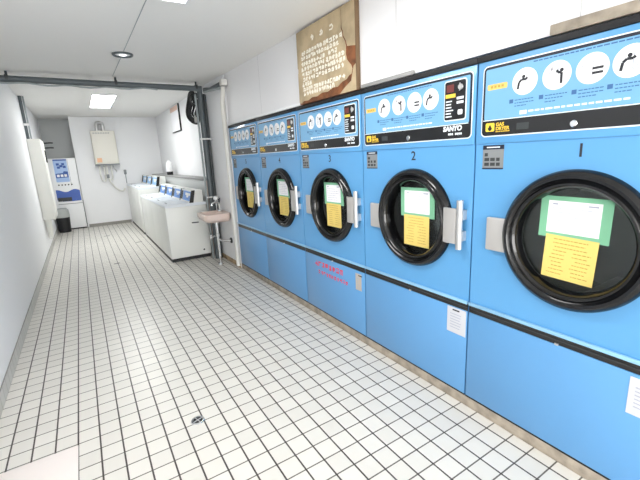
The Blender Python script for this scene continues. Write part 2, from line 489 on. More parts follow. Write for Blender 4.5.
    mb.build('coin_lettering', m_line_white, cb)
    # bar: logo, words, lock, maker's name
    lg = plate(MB(), rr_pts(0.057, 0.101, 1.485, 1.523, 0.006), xf - 0.0003, 0.0006).build('gas_logo', m_logo, cp)
    plate(MB(), [(0.079 + 0.010 * math.sin(t) * (1 if math.cos(t) < 0.2 else 0.55), 1.501 + 0.013 * math.cos(t)) for t in [k * math.pi / 10 for k in range(20)]], xf - 0.0009, 0.0006).build('flame', m_black, lg)
    mb = MB(); text_mb(mb, 'GAS', 0.108, 1.507, 0.021, xf - 0.0004, bold=0.0006)
    text_mb(mb, 'DRYER', 0.108, 1.489, 0.021, xf - 0.0004, bold=0.0006)
    for j in range(8): plate(mb, rect(0.108 + j * 0.0085, 0.1145 + j * 0.0085, 1.481, 1.485), xf - 0.0003, 0.0006)
    mb.build('gas_dryer_lettering', m_logo, cp)
    plate(MB(), rr_pts(0.205, 0.258, 1.484, 1.512, 0.003), xf - 0.0003, 0.0006).build('display_window', m_grey_dark, cp)
    mb = MB(); mb.lathe([(0.0, -0.006), (0.011, -0.006), (0.0135, -0.003), (0.0135, 0.001)], P3(0.432, 1.489, xf), n=24)
    mb.build('key_lock', m_chrome, cp)
    mb = MB(); text_mb(mb, 'SANYO', 0.679, 1.505, 0.034, xf - 0.0004, bold=0.0016, width=0.115, shear=0.12)
    mb.build('brand_lettering', m_line_white, cp)
    mb = MB()
    for j in range(8):
        if j != 3: plate(mb, rect(0.712 + j * 0.0105, 0.720 + j * 0.0105, 1.484, 1.494), xf - 0.0003, 0.0006)
    mb.build('type_lettering', m_line_white, cp)
    # black cap on top
    MB().box(-0.014, 0.0, -DW / 2 + 0.0005, DW / 2 - 0.0005, 1.793 + Z, 1.820 + Z, 0.002).build('top_cap', m_cap, root)
    MB().box(-0.004, -0.0006, -DW / 2 + g, DW / 2 - g, 0.0612 + Z, 0.0705 + Z).build('toe_shadow', m_cap, root)  # black strip stands in for the shade at the dryer's foot
    # number and rating plate
    mb = MB(); text_mb(mb, str(n), 0.462, 1.364, 0.072, -0.0006, bold=0.0008, align='CENTER'); mb.build('number', m_ink, root)
    lb = plate(MB(), rect(0.042, 0.148, 1.315, 1.424), -0.001, 0.0009).build('rating_plate', m_grey_label, root)
    mb = MB(); plate(mb, rect(0.042, 0.148, 1.405, 1.424), -0.0016, 0.0006); plate(mb, rect(0.042, 0.148, 1.315, 1.321), -0.0016, 0.0006)
    mb.build('plate_band', m_navy, lb)
    mb = MB()
    for j in range(7): plate(mb, rect(0.052 + (j % 3) * 0.03, 0.074 + (j % 3) * 0.03 + rnd.uniform(-0.006, 0.004), 1.33 + (j // 3) * 0.022, 1.345 + (j // 3) * 0.022), -0.0016, 0.0006)
    mb.build('plate_print', m_grey_dark, lb)
    mb = MB(); plate(mb, rect(0.062, 0.128, 1.412, 1.417), -0.0022, 0.0006); mb.build('plate_heading', m_line_white, lb)
    # door
    mb = MB()
    mb.lathe([(0.291, -0.0006), (0.289, -0.012), (0.281, -0.026), (0.268, -0.035), (0.257, -0.034), (0.251, -0.026), (0.247, -0.024), (0.243, -0.027), (0.238, -0.033), (0.230, -0.034), (0.222, -0.026), (0.217, -0.010), (0.214, 0.006), (0.213, 0.026), (0.226, 0.028), (0.2345, 0.010), (0.236, -0.0006)], P3(CU, CZ, 0), n=96, close=True)
    door = mb.build('door', m_rubber, root)
    mb = MB(); mb.lathe([(0.0, 0.0165), (0.2128, 0.0165), (0.2128, 0.0215), (0.0, 0.0215)], P3(CU, CZ, 0), n=64)
    mb.build('door_glass', m_glass, door)
    tilt = {1: -0.02, 2: 0.01, 3: 0.015, 4: 0.0, 5: 0.01}[n]
    def rot(pts, cu, cz, t):
        return [(cu + (u - cu) * math.cos(t) - (z - cz) * math.sin(t), cz + (u - cu) * math.sin(t) + (z - cz) * math.cos(t)) for u, z in pts]
    du = {1: -0.012, 2: 0.012, 3: 0.006, 4: 0.004, 5: 0.004}[n]
    cu, cz = CU + 0.01 + du, 1.115
    gc = plate(MB(), rot(rect(cu - 0.136, cu + 0.128, 1.030, 1.205), cu, cz, tilt), 0.0150, 0.0012).build('green_card', m_green, door)
    plate(MB(), rot(rect(cu - 0.105, cu + 0.092, 1.052, 1.186), cu, cz, tilt), 0.0144, 0.0006).build('white_notice', m_paper, gc)
    mb = MB()
    for j in range(7):
        zz = 1.172 - j * 0.017; a = cu - 0.088; e = cu + rnd.uniform(0.02, 0.08)
        if j == 0:
            plate(mb, rot(rect(a, a + 0.02, zz - 0.003, zz + 0.003), cu, cz, tilt), 0.0138, 0.0006); plate(mb, rot(rect(cu + 0.045, cu + 0.08, zz - 0.003, zz + 0.003), cu, cz, tilt), 0.0138, 0.0006); continue
        while a < e:
            d = rnd.uniform(0.01, 0.03); plate(mb, rot(rect(a, min(a + d, e), zz - 0.0012, zz + 0.0012), cu, cz, tilt), 0.0138, 0.0006); a += d + 0.006
    mb.build('notice_lettering', m_ink_pale, gc)
    yt = tilt * 0.5 - (0.035 if n == 1 else 0.0)
    yp = plate(MB(), rot(rect(cu - 0.108, cu + 0.092, 0.853, 1.040), cu, 0.95, yt), 0.0136, 0.0008).build('yellow_notice', m_yellow, door)
    mb = MB()
    for j in range(10):
        zz = 1.024 - j * 0.0165
        for a0, a1 in (((cu - 0.075, cu + 0.06),) if j < 3 else ((cu - 0.09, cu - 0.02), (cu + 0.0, cu + 0.075))):
            a = a0 + rnd.uniform(0, 0.02); e = a1 - rnd.uniform(0, 0.015)
            while a < e:
                d = rnd.uniform(0.005, 0.016); plate(mb, rot(rect(a, min(a + d, e), zz - 0.0018, zz + 0.0018), cu, 0.95, yt), 0.0130, 0.0006); a += d + 0.003
    mb.build('notice_lettering', m_ink_brown, yp)
    # latch plate on the left, hinge on the right
    mb = MB(); mb.box(-0.022, -0.0008, DW / 2 - 0.196, DW / 2 - 0.090, 0.930 + Z, 1.090 + Z, 0.007, 3)
    mb.build('door_handle', m_alu, root)
    mb = MB()
    prof = [(0.715, -0.037), (0.742, -0.047), (0.800, -0.043), (0.800, -0.030), (0.742, -0.034), (0.715, -0.026)]
    mb.prism([(x, DW / 2 - u, 0.932 + Z) for u, x in prof], (0, 0, 0.185))
    hg = mb.build('hinge', m_alu, root)
    mb = MB(); mb.tube([(-0.032, DW / 2 - 0.814, 0.905 + Z), (-0.032, DW / 2 - 0.814, 1.160 + Z)], 0.0165, 16)
    mb.box(-0.03, -0.0008, DW / 2 - 0.833, DW / 2 - 0.795, 0.95 + Z, 1.0 + Z); mb.box(-0.03, -0.0008, DW / 2 - 0.833, DW / 2 - 0.795, 1.06 + Z, 1.11 + Z)
    mb.build('hinge_rod', m_steel, hg)
    # lint drawer: light lip, dark grip channel and lower panel
    MB().box(-0.014, -0.0006, -DW / 2 + g, DW / 2 - g, 0.607 + Z, 0.624 + Z, 0.003).build('lip_strip', m_blue_light, root)
    mb = MB(); mb.box(-0.002, -0.0006, -DW / 2 + g, DW / 2 - g, 0.566 + Z, 0.607 + Z); ch = mb.build('grip_channel', m_black, root)
    MB().box(-0.0045, -0.0021, -DW / 2 + g, DW / 2 - g, 0.584 + Z, 0.588 + Z).build('channel_rib', m_grey_dark, ch)
    MB().box(-0.008, -0.0022, -0.02, -0.004, 0.563 + Z, 0.572 + Z, 0.001).build('drawer_catch', m_steel, ch)
    lp = MB().box(-0.006, -0.0006, -DW / 2 + g, DW / 2 - g, 0.071 + Z, 0.565 + Z, 0.0025).build('lower_panel', m_blue_low, root)
    if n in (1, 2, 3):
        a, b2, c0, c1 = {1: (0.712, 0.835, 0.398, 0.552), 2: (0.735, 0.857, 0.412, 0.562), 3: (0.755, 0.825, 0.415, 0.545)}[n]
        pl = plate(MB(), rect(a, b2, c0, c1), -0.0070, 0.0009).build('price_sheet', m_sheet if n < 3 else m_sheet_old, lp)
        mb = MB()
        for j in range(6): plate(mb, rect(a + 0.02, b2 - 0.03 - 0.004 * (j % 3), c1 - 0.04 - j * 0.016, c1 - 0.036 - j * 0.016), -0.0076, 0.0006)
        mb.build('sheet_lettering', m_ink_pale, pl)
        mb = MB(); plate(mb, rect(a + 0.035, a + 0.08, c1 - 0.018, c1 - 0.010), -0.0076, 0.0006); mb.build('sheet_heading', m_ink, pl)
    if n == 3:
        mb = MB(); rnd = random.Random(5)
        for row, (ua, ub, zc, hh) in enumerate(((0.17, 0.60, 0.500, 0.05), (0.22, 0.66, 0.428, 0.036))):
            k = int((ub - ua) / (hh * 1.05))
            for j in range(k):
                u = ua + j * (ub - ua) / k
                for q in range(5):
                    if rnd.random() < 0.5: s_ = [(u + 0.1 * hh, zc + rnd.uniform(-0.4, 0.4) * hh), (u + 0.9 * hh, zc + rnd.uniform(-0.4, 0.4) * hh)]; s_[1] = (s_[1][0], s_[0][1] + 0.05 * hh)
                    else:
                        x_ = u + rnd.uniform(0.2, 0.8) * hh; s_ = [(x_, zc + 0.45 * hh), (x_ + rnd.uniform(-0.2, 0.2) * hh, zc - 0.45 * hh)]
                    for qd in stroke(s_, 0.13 * hh): plate(mb, qd, -0.0068 - 0.0001 * q, 0.0007)
        mb.build('red_lettering', m_red, lp)
    P3 = base
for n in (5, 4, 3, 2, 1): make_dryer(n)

# ------------------------------------------------------------------ wooden notice board on top of the dryers
SW = 0.75; SY0 = 2.81; SZ0, SZ1 = 1.8215, 2.355
sg = empty('wooden_sign', (1.6205, SY0 - SW / 2, SZ0), 'torn tan wooden notice board with white brushed lettering, on top of the dryers', 'sign')
H = SZ1 - SZ0
P3 = lambda u, z, x: (x, SW / 2 - u, z)
def sgp(uvs): return [(u * SW, (1 - v) * H) for u, v in uvs]
MB().box(-0.012, 0.018, -SW / 2, SW / 2, 0.001, H, 0.002).build('board', m_torn, sg)
tear = [(0.0, 0.0), (0.80, 0.0), (0.80, 0.2), (0.795, 0.24), (0.815, 0.28), (0.82, 0.34), (0.85, 0.4), (0.865, 0.46), (0.86, 0.55), (0.875, 0.62), (0.90, 0.655), (0.935, 0.70), (0.95, 0.745), (0.935, 0.80), (0.90, 0.81), (0.86, 0.845), (0.79, 0.86), (0.72, 0.90), (0.64, 0.895), (0.55, 0.925), (0.45, 0.915), (0.36, 0.945), (0.26, 0.935), (0.18, 0.965), (0.09, 0.955), (0.04, 0.985), (0.0, 0.97), (0.0, 0.56), (0.015, 0.54), (0.012, 0.5), (0.0, 0.48)]
plate(MB(), sgp(tear), -0.0155, 0.003).build('veneer', m_veneer, sg)
plate(MB(), sgp([(0.805, 0.0), (1.0, 0.0), (1.0, 0.50), (0.93, 0.48), (0.885, 0.47), (0.868, 0.40), (0.835, 0.34), (0.828, 0.28), (0.812, 0.24)]), -0.0150, 0.0025).build('veneer', m_veneer, sg)
plate(MB(), sgp([(0.97, 0.72), (1.0, 0.70), (1.0, 1.0), (0.75, 1.0), (0.84, 0.93), (0.93, 0.88)]), -0.0150, 0.0025).build('veneer', m_veneer, sg)
MB().box(-0.0152, 0.018, -SW / 2 - 0.006, -SW / 2 - 0.0005, 0.001, H, 0.001).build('edge_strip', m_sign_edge, sg)
rnd = random.Random(11); mb = MB()
def glyph(u, v, s, hv):
    for q in range(rnd.randint(3, 5)):
        t = rnd.random()
        if t < 0.45: a, b_ = rnd.uniform(0, .2), rnd.uniform(.1, .9); pts = [(a, b_), (a + rnd.uniform(.5, .8), b_ + rnd.uniform(-.1, .1))]
        elif t < 0.8: a = rnd.uniform(.15, .8); pts = [(a, .05), (a + rnd.uniform(-.25, .15), .95)]
        else: pts = [(.15, .4), (.5, .2), (.85, .5), (.6, .9)]
        pts = [(u + s * p, v + hv * r) for p, r in pts]
        for qd in stroke(sgp(pts), 0.0088): plate(mb, qd, -0.0162 - 0.00008 * q, 0.0012)
for j, u in enumerate((0.28, 0.45, 0.62)): glyph(u, 0.12, 0.07, 0.085)
mb.build('lettering_title', m_sign_ink, sg); mb = MB()
rows = [(0.285, 0.1, 0.78), (0.355, 0.08, 0.76), (0.43, 0.08, 0.7), (0.5, 0.08, 0.82), (0.57, 0.09, 0.82), (0.64, 0.1, 0.80), (0.71, 0.08, 0.28), (0.775, 0.1, 0.84), (0.84, 0.1, 0.66)]
for v, a, e in rows:
    u = a
    while u < e:
        s = rnd.uniform(0.042, 0.056)
        if rnd.random() < 0.985: glyph(u, v - 0.005, s, 0.060)
        u += s + 0.002
    mb.build('lettering_line', m_sign_ink, sg); mb = MB()
mb.bm.free()
P3 = face2d(DW)

# ------------------------------------------------------------------ washing machines (front faces -x)
def make_washer(y0, wd, h, ph, near, label, blue):
    root = empty('washing_machine', (0.93, y0 + wd / 2, 0), label, 'washing machine', 'top-loading washing machines')
    D = 0.585; hw = wd / 2 - 0.003
    body = MB().box(0, D, -hw, hw, 0.045, h - 0.03, 0.012, 3).build('cabinet', m_washer, root)
    MB().box(0.006, D - 0.02, -hw + 0.006, hw - 0.006, 0.0, 0.045).build('base', m_bin, root)
    mb = MB(); mb.prism([(0.012, -hw, h - 0.0295), (0.0, -hw, h - 0.016), (0.012, -hw, h), (D - 0.27, -hw, h + 0.012), (D, -hw, h + 0.012), (D, -hw, h - 0.0295)], (0, 2 * hw, 0))
    mb.build('top_cover', m_washer_top, root)
    mb = MB(); mb.prism([(0.06, -hw + 0.07, h + 0.002), (0.06, -hw + 0.07, h + 0.010), (D - 0.29, -hw + 0.07, h + 0.020), (D - 0.29, -hw + 0.07, h + 0.010)], (0, 2 * hw - 0.14, 0))
    lid = mb.build('lid', m_washer_top, root)
    MB().box(0.068, 0.082, -0.07, 0.07, h + 0.010, h + 0.016, 0.002).build('lid_grip', m_grey_label, lid)
    # console at the back with a slanted face
    c0, c1, c2 = D - 0.235, D - 0.190, D - 0.04
    mb = MB(); mb.prism([(c0, -hw + 0.012, h + 0.0125), (c1, -hw + 0.012, h + ph), (c2, -hw + 0.012, h + ph), (c2, -hw + 0.012, h + 0.0125)], (0, 2 * hw - 0.024, 0))
    con = mb.build('console', m_washer, root)
    mb = MB()
    for s in (-1, 1):
        ya = -hw if s < 0 else hw - 0.0115
        mb = MB(); mb.prism([(c0 - 0.006, ya, h + 0.0125), (c1 - 0.006, ya, h + ph + 0.003), (c1 + 0.045, ya, h + ph + 0.003), (c0 + 0.05, ya, h + 0.0125)], (0, 0.0115, 0))
        mb.build('console_end', m_bin, con)
    dx, dz = (c1 - c0), ph - 0.0125
    L = math.hypot(dx, dz); nx, nz = -dz / L, dx / L
    def fp(t, off): return (c0 + dx * t + nx * off, h + 0.0125 + dz * t + nz * off)
    def slab(name, m, ya, yb, t0, t1, off=0.002):
        a, b_ = fp(t0, 0.0002), fp(t1, 0.0002)
        mb = MB(); mb.prism([(a[0], ya, a[1]), (b_[0], ya, b_[1]), (b_[0] + nx * off, ya, b_[1] + nz * off), (a[0] + nx * off, ya, a[1] + nz * off)], (0, yb - ya, 0))
        return mb.build(name, m, con)
    slab('control_film', blue, -hw + 0.03, hw - 0.16, 0.12, 0.9)
    slab('coin_plate', m_grey_dark, hw - 0.14, hw - 0.03, 0.15, 0.88)
    slab('white_scale', m_white, -hw + 0.05, hw - 0.3, 0.55, 0.75, 0.003)
    mb = MB(); mb.tube([(fp(0.5, 0)[0], -hw + 0.16, fp(0.5, 0)[1]), (fp(0.5, 0.022)[0], -hw + 0.16, fp(0.5, 0.022)[1])], 0.022, 16)
    mb.build('dial', m_white, con)
    if near:
        mb = MB(); mb.lathe([(0.0, -0.006), (0.012, -0.006), (0.013, 0.0)], (D - 0.11, -hw - 0.0005, 0.12), 'y', 16)
        mb.build('drain_cap', m_bin, root)
W1, W2 = 0.638, 0.700
wl1 = ['nearest white washing machine, standing next to the pink sink', 'white washing machine second from the sink, with a blue control panel', 'white washing machine third from the sink, with a blue control panel', 'low white washing machine fourth from the sink, where the row steps up to taller ones']
wl2 = ['tall white washing machine nearest of the three far ones, with pale blue panel', 'tall white washing machine in the middle of the three far ones', 'tall white washing machine in the far corner against the back wall']
for i in range(4): make_washer(5.6 + i * W1, W1, 0.82, 0.185, i == 0, wl1[i], m_washer_blue)
for i in range(3): make_washer(8.32 + i * W2, W2, 0.945, 0.20, False, wl2[i], m_washer_blue_pale)

# ------------------------------------------------------------------ sink
sk = empty('wall_sink', (1.63, 5.06, 0.0), 'small pink wall-hung washbasin with chrome tap, between dryers and washing machines', 'sink')
b = bmesh.new()
def loop(x0, x1, y0, y1, z, r):
    return [b.verts.new((x, y, z)) for x, y in rr_pts(x0, x1, y0, y1, r, 5)]
L = [loop(-0.30, -0.003, -0.16, 0.16, 0.61, 0.07), loop(-0.35, -0.003, -0.215, 0.215, 0.65, 0.08), loop(-0.362, -0.003, -0.225, 0.225, 0.68, 0.08), loop(-0.362, -0.003, -0.225, 0.225, 0.72, 0.08),
     loop(-0.355, -0.008, -0.218, 0.218, 0.727, 0.075), loop(-0.325, -0.08, -0.185, 0.185, 0.725, 0.07), loop(-0.305, -0.10, -0.165, 0.165, 0.665, 0.07), loop(-0.26, -0.13, -0.10, 0.10, 0.625, 0.05)]
for A, B in zip(L[:-1], L[1:]):
    for k in range(len(A)): b.faces.new((A[k], A[(k + 1) % len(A)], B[(k + 1) % len(A)], B[k]))
b.faces.new(L[0]); b.faces.new(L[-1])
mb = MB(); mb.merge(b); mb.build('basin', m_sink, sk)
mb = MB(); mb.tube([(-0.155, 0.0, 0.609), (-0.155, 0.0, 0.40)], 0.021, 16); mb.tube([(-0.155, 0, 0.43), (-0.155, 0, 0.0)], 0.017, 16)
mb.lathe([(0.032, 0.58), (0.032, 0.609), (0.0, 0.609)], (-0.155, 0, 0), 'z', 20); mb.lathe([(0.026, 0.395), (0.026, 0.435)], (-0.155, 0, 0), 'z', 20)
mb.lathe([(0.04, 0.0005), (0.036, 0.012), (0.017, 0.016)], (-0.155, 0, 0), 'z', 20)
mb.build('drain_pipe', m_chrome, sk)
mb = MB(); mb.tube([(-0.155, 0.0, 0.36), (-0.12, -0.03, 0.335), (-0.07, -0.07, 0.33), (-0.012, -0.10, 0.33)], 0.014, 12)
tr = mb.build('supply_pipe', m_chrome, sk)
mb = MB(); mb.lathe([(0.0, -0.018), (0.036, -0.016), (0.04, -0.002), (0.0, -0.002)], (0, -0.10, 0.33), 'x', 20); mb.build('wall_flange', m_grey_dark, tr)
mb = MB(); mb.tube([(-0.19, 0.03, 0.40), (-0.235, 0.06, 0.375)], 0.013, 10); mb.tube([(-0.235, 0.06, 0.36), (-0.235, 0.06, 0.42)], 0.017, 10)
mb.build('stop_valve', m_chrome, sk)
tp = MB()
tp.tube([(-0.06, 0.10, 0.728), (-0.06, 0.10, 0.815), (-0.075, 0.10, 0.85), (-0.12, 0.09, 0.86), (-0.165, 0.08, 0.84), (-0.175, 0.08, 0.81)], 0.012, 12)
tp.lathe([(0.028, 0.728), (0.026, 0.74), (0.014, 0.745)], (-0.06, 0.10, 0), 'z', 20)
tap = tp.build('tap', m_chrome, sk)
mb = MB(); mb.tube([(-0.06, 0.10, 0.845), (-0.055, 0.10, 0.89)], 0.010, 10); mb.tube([(-0.055 - 0.02, 0.10 - 0.03, 0.89), (-0.055 + 0.02, 0.10 + 0.03, 0.895)], 0.008, 8)
mb.build('tap_lever', m_grey_dark, tap)
mb = MB(); mb.lathe([(0.0, 0.0), (0.02, 0.004), (0.033, 0.022), (0.033, 0.04), (0.02, 0.058), (0.0, 0.062)], (-0.075, 0.19, 0.865), 'z', 20)
mb.build('soap_ball', m_white, tap)
mb = MB(); mb.tube([(-0.075, 0.19, 0.728), (-0.075, 0.19, 0.87)], 0.007, 8); mb.build('soap_stem', m_chrome, tap)
mb = MB(); mb.tube([(-0.352, 0.16, 0.60), (-0.40, 0.17, 0.60), (-0.44, 0.18, 0.60)], 0.008, 8); mb.build('towel_bar', m_pipe_dark, sk)

# ------------------------------------------------------------------ pipes
cz = ceil_z(5.26)
bp = empty('ceiling_pipe', (0.5, 5.26, 2.345), 'grey pipe spanning the ceiling from wall to wall on short hangers', 'pipe')
mb = MB(); mb.tube([(XL - 0.5 + 0.001, 0, 0.005), (1.02, 0, -0.002)], 0.034, 16); mb.build('main_pipe', m_pipe, bp)
mb = MB(); pts = [(XL - 0.5 + 0.002 + t * 1.6 / 20, -0.034, -0.036 - 0.008 * math.sin(t * 1.3) - 0.012 * math.sin(t / 20 * math.pi)) for t in range(21)]
mb.tube(pts, 0.009, 8); mb.build('sagging_cable', m_pipe_light, bp)
for x in (-0.985, 0.028, 0.96):
    mb = MB(); mb.tube([(x, 0, 0.02), (x, 0, cz - 2.345 - 0.002)], 0.012, 8); mb.box(x - 0.014, x + 0.014, -0.042, 0.042, -0.012, 0.042, 0.003); mb.build('hanger', m_pipe_dark, bp)
br = empty('branch_pipe', (1.58, 4.9, 2.31), 'short grey pipe along the wall from the ceiling pipe to a cream end box', 'pipe')
mb = MB(); mb.tube([(0.0, 0.40, 0.03), (0.012, 0.2, 0.0), (0.012, -0.28, -0.005)], 0.026, 14); mb.build('pipe_run', m_pipe, br)
mb = MB(); mb.tube([(0.0, 0.44, 0.01), (0.0, -0.25, -0.055)], 0.016, 12); mb.build('lower_run', m_pipe_light, br)
MB().box(-0.02, 0.048, -0.37, -0.28, -0.04, 0.028, 0.006).build('end_box', m_cream, br)
cv = MB(); cv.tube([(1.594, 4.60, 2.262), (1.595, 4.602, 2.24), (1.598, 4.69, 2.10), (1.6, 4.69, 0.03)], 0.027, 14)
tag(cv.build('cream_conduit', m_cream), 'cream vertical conduit on the wall at the far end of the dryer row', 'pipe')
vp = empty('vertical_pipes', (1.56, 5.40, 0), 'bundle of grey vertical pipes on the wall corner behind the sink', 'pipe')
for nm, x, y, r, m in (('wide_pipe', -0.02, 0.0, 0.036, m_pipe), ('thin_pipe', -0.075, 0.03, 0.014, m_pipe_light), ('thin_pipe', 0.03, -0.01, 0.016, m_pipe_dark), ('thin_pipe', 0.055, 0.03, 0.012, m_pipe)):
    mb = MB(); mb.tube([(x, y, 0.0), (x, y, 2.30 if r < 0.03 else 2.40)], r, 14); mb.build(nm, m, vp)
for z in (0.9, 1.7):
    MB().box(-0.095, 0.069, -0.045, -0.036, z, z + 0.02).build('pipe_clamp', m_steel, vp)
cl = empty('cable_coil', (1.545, 5.70, 2.155), 'coil of black cable hung high on the wall beside the grey pipes', 'cable')
mb = MB(); rnd = random.Random(4)
for k in range(10):
    a, c = 0.150 - 0.013 * k + rnd.uniform(-0.004, 0.004), 0.215 - 0.014 * k
    ox = -0.02 + rnd.uniform(-0.02, 0.02)
    mb.tube([(ox + 0.02 * math.sin(3 * t), a * math.cos(t), c * math.sin(t) - 0.004 * k) for t in [2 * math.pi * i / 40 for i in range(40)]], 0.0115, 8, close=True)
cl.rotation_euler = (0, 0, math.radians(28)); mb.build('cable_loops', m_bin, cl)
mb = MB(); mb.box(-0.055, 0.02, -0.055, 0.0, -0.20, -0.10, 0.01); mb.build('plug_block', m_alu, cl)
ca = math.radians(28)
def cw2l(x, y, z): dx, dy = x - 1.545, y - 5.70; return (dx * math.cos(ca) + dy * math.sin(ca), -dx * math.sin(ca) + dy * math.cos(ca), z - 2.155)
mb = MB(); mb.tube([cw2l(1.540, 5.438, 2.36), cw2l(1.53, 5.5, 2.36), cw2l(1.54, 5.70, 2.345), cw2l(1.51, 5.72, 2.35), cw2l(1.50, 5.73, 2.38)], 0.009, 8); mb.build('hook', m_steel, cl)

# ------------------------------------------------------------------ framed board on the far right wall
fb = empty('framed_board', (1.808, 8.2, 2.28), 'white framed board with a dark edge, high on the wall over the washing machines', 'frame')
MB().box(-0.02, -0.001, -0.36, 0.36, -0.25, 0.22, 0.002).build('sheet', m_paper, fb)
MB().box(-0.028, -0.001, -0.385, -0.361, -0.27, 0.235, 0.002).build('frame_side', m_bin, fb)
MB().box(-0.028, -0.001, -0.36, 0.36, -0.27, -0.252, 0.002).build('frame_bottom', m_grey_dark, fb)
MB().box(-0.024, -0.0205, -0.30, 0.36, 0.13, 0.22, 0.001).build('heading_strip', mat('pinkish_print', (226, 196, 182), 0.6), fb)
# white dispenser bottle on the ledge
bt = empty('white_bottle', (1.66, 8.75, 1.155), 'white bottle with dark foot on the ledge behind the washing machines', 'bottle')
mb = MB(); mb.lathe([(0.0, 0.0), (0.062, 0.0), (0.065, 0.07), (0.0, 0.07)], (0, 0, 0), 'z', 24); mb.build('foot', m_bin, bt)
mb = MB(); mb.lathe([(0.0, 0.0705), (0.065, 0.0705), (0.066, 0.2), (0.05, 0.26), (0.022, 0.29), (0.022, 0.31), (0.0, 0.31)], (0, 0, 0), 'z', 24); mb.build('bottle_body', m_white, bt)

# ------------------------------------------------------------------ left wall: cabinet, conduits
bx = empty('electrical_cabinet', (XL, 7.9, 0.585), 'tall white electrical cabinet mounted on the left wall', 'cabinet')
MB().box(0.001, 0.180, -0.30, 0.30, 0, 1.30, 0.012, 3).build('case', m_box, bx)
MB().box(0.1802, 0.186, -0.27, 0.27, 0.03, 1.27, 0.003).build('cover', m_box, bx)
MB().box(0.1862, 0.200, 0.02, 0.15, 0.93, 1.13, 0.003).build('black_handle', m_bin, bx)
mb = MB(); mb.tube([(0.06, -0.22, -0.001), (0.06, -0.22, -0.16), (0.058, -0.22, -0.26), (0.052, -0.22, -0.30), (0.05, -0.22, -0.32)], [0.045, 0.044, 0.036, 0.028, 0.022], 14)
mb.build('white_spout', m_box, bx)
lc = empty('wall_conduit', (XL, 7.64, 1.887), 'grey conduit rising from the white cabinet to the ceiling on the left wall', 'pipe')
mb = MB(); mb.tube([(0.028, 0, -0.001), (0.028, 0, ZF - 1.887 - 0.002)], 0.022, 12); mb.build('conduit', m_pipe, lc)
mb = MB(); mb.tube([(0.066, 0.02, 0.0), (0.066, 0.02, ZF - 1.887 - 0.002)], 0.012, 10); mb.build('thin_conduit', m_pipe_light, lc)
MB().box(0.001, 0.08, -0.031, -0.0225, 0.20, 0.235, 0.002).build('clip', m_steel, lc)
nb = empty('wall_bracket', (XL, 9.9, 1.93), 'dark double metal bracket on the left wall above the vending machine', 'bracket')
for dz in (0.0, -0.10):
    mb = MB(); mb.tube([(0.002, 0, dz), (0.20, 0.0, dz + 0.01), (0.25, 0.0, dz + 0.005)], 0.014, 10); mb.build('arm', m_grey_dark, nb)
MB().box(0.001, 0.012, -0.03, 0.03, -0.15, 0.05).build('back_plate', m_steel, nb)

# ------------------------------------------------------------------ vending machine in the niche
vm = empty('vending_machine', (-0.32, 10.42, 0), 'white and blue vending machine standing in the niche at the back left', 'vending machine')
P3 = lambda u, z, x: (u, x, z)       # u along x, front faces -y
MB().box(-0.285, 0.278, 0.0, 0.58, 0.03, 1.625, 0.006).build('cabinet', m_white, vm)
MB().box(-0.27, 0.265, 0.02, 0.56, 0.0, 0.035).build('base', m_bin, vm)
MB().box(0.2785, 0.2895, -0.004, 0.04, 0.01, 0.66).build('side_gap', m_bin, vm)
pn = plate(MB(), rr_pts(-0.15, 0.105, 1.10, 1.605, 0.01), -0.006, 0.0055).build('display_panel', m_vblue_pale, vm)
mb = MB(); plate(mb, rect(-0.15, 0.105, 1.575, 1.605), -0.009, 0.0025); plate(mb, [(-0.14, 1.29), (0.0, 1.30), (0.02, 1.34), (0.095, 1.33), (0.095, 1.20), (-0.14, 1.19)], -0.009, 0.0025)
mb.build('dark_band', m_vblue, pn)
mb = MB()
for a, c in ((-0.10, 1.47), (-0.09, 1.40), (0.0, 1.47), (0.02, 1.41), (-0.04, 1.43)): plate(mb, rect(a, a + 0.055, c, c + 0.05), -0.009, 0.0025)
mb.build('blue_lettering', m_vblue, pn)
mb = MB()
for j in range(3): plate(mb, rect(-0.12 + j * 0.07, -0.07 + j * 0.07, 1.215, 1.27), -0.012, 0.0025)
mb.build('white_lettering', m_white, pn)
plate(MB(), rect(0.118, 0.124, 1.0, 1.60), -0.002, 0.0018).build('panel_seam', m_grey_label, vm)
for j in range(5):
    plate(MB(), disc_pts(-0.12 + j * 0.062, 1.035, 0.016, 14), -0.012, 0.0115).build('push_button', m_grey_dark, vm)
wv = [(-0.2, 0.70)] + [(-0.2 + k * 0.023, 0.90 + 0.028 * math.sin(k * 0.42 + 1.2)) for k in range(21)] + [(0.26, 0.66), (0.1, 0.655), (-0.1, 0.66)]
plate(MB(), wv, -0.006, 0.0055).build('blue_wave_panel', m_vblue, vm)
mb = MB(); plate(mb, rr_pts(-0.19, 0.08, 0.665, 0.75, 0.008), -0.011, 0.0045); mb.build('dispensing_slot', m_grey_dark, vm)
plate(MB(), rect(-0.2, 0.27, 0.595, 0.607), -0.004, 0.0035).build('lower_seam', m_grey_label, vm)
plate(MB(), rr_pts(-0.06, 0.26, 0.07, 0.575, 0.008), -0.007, 0.0065).build('lower_door', m_white, vm)
P3 = face2d(DW)

tc = empty('trash_can', (-0.475, 10.14, 0), 'black trash can with grey rim in front of the vending machine', 'trash can')
mb = MB(); mb.lathe([(0.0, 0.001), (0.115, 0.001), (0.135, 0.34), (0.128, 0.34), (0.11, 0.02), (0.0, 0.02)], (0, 0, 0), 'z', 28); mb.build('bin_body', m_bin, tc)
mb = MB(); mb.lathe([(0.136, 0.335), (0.142, 0.36), (0.132, 0.50), (0.10, 0.535), (0.055, 0.52), (0.03, 0.47)], (0, 0, 0), 'z', 28); mb.build('liner_bag', m_bin_lid, tc)

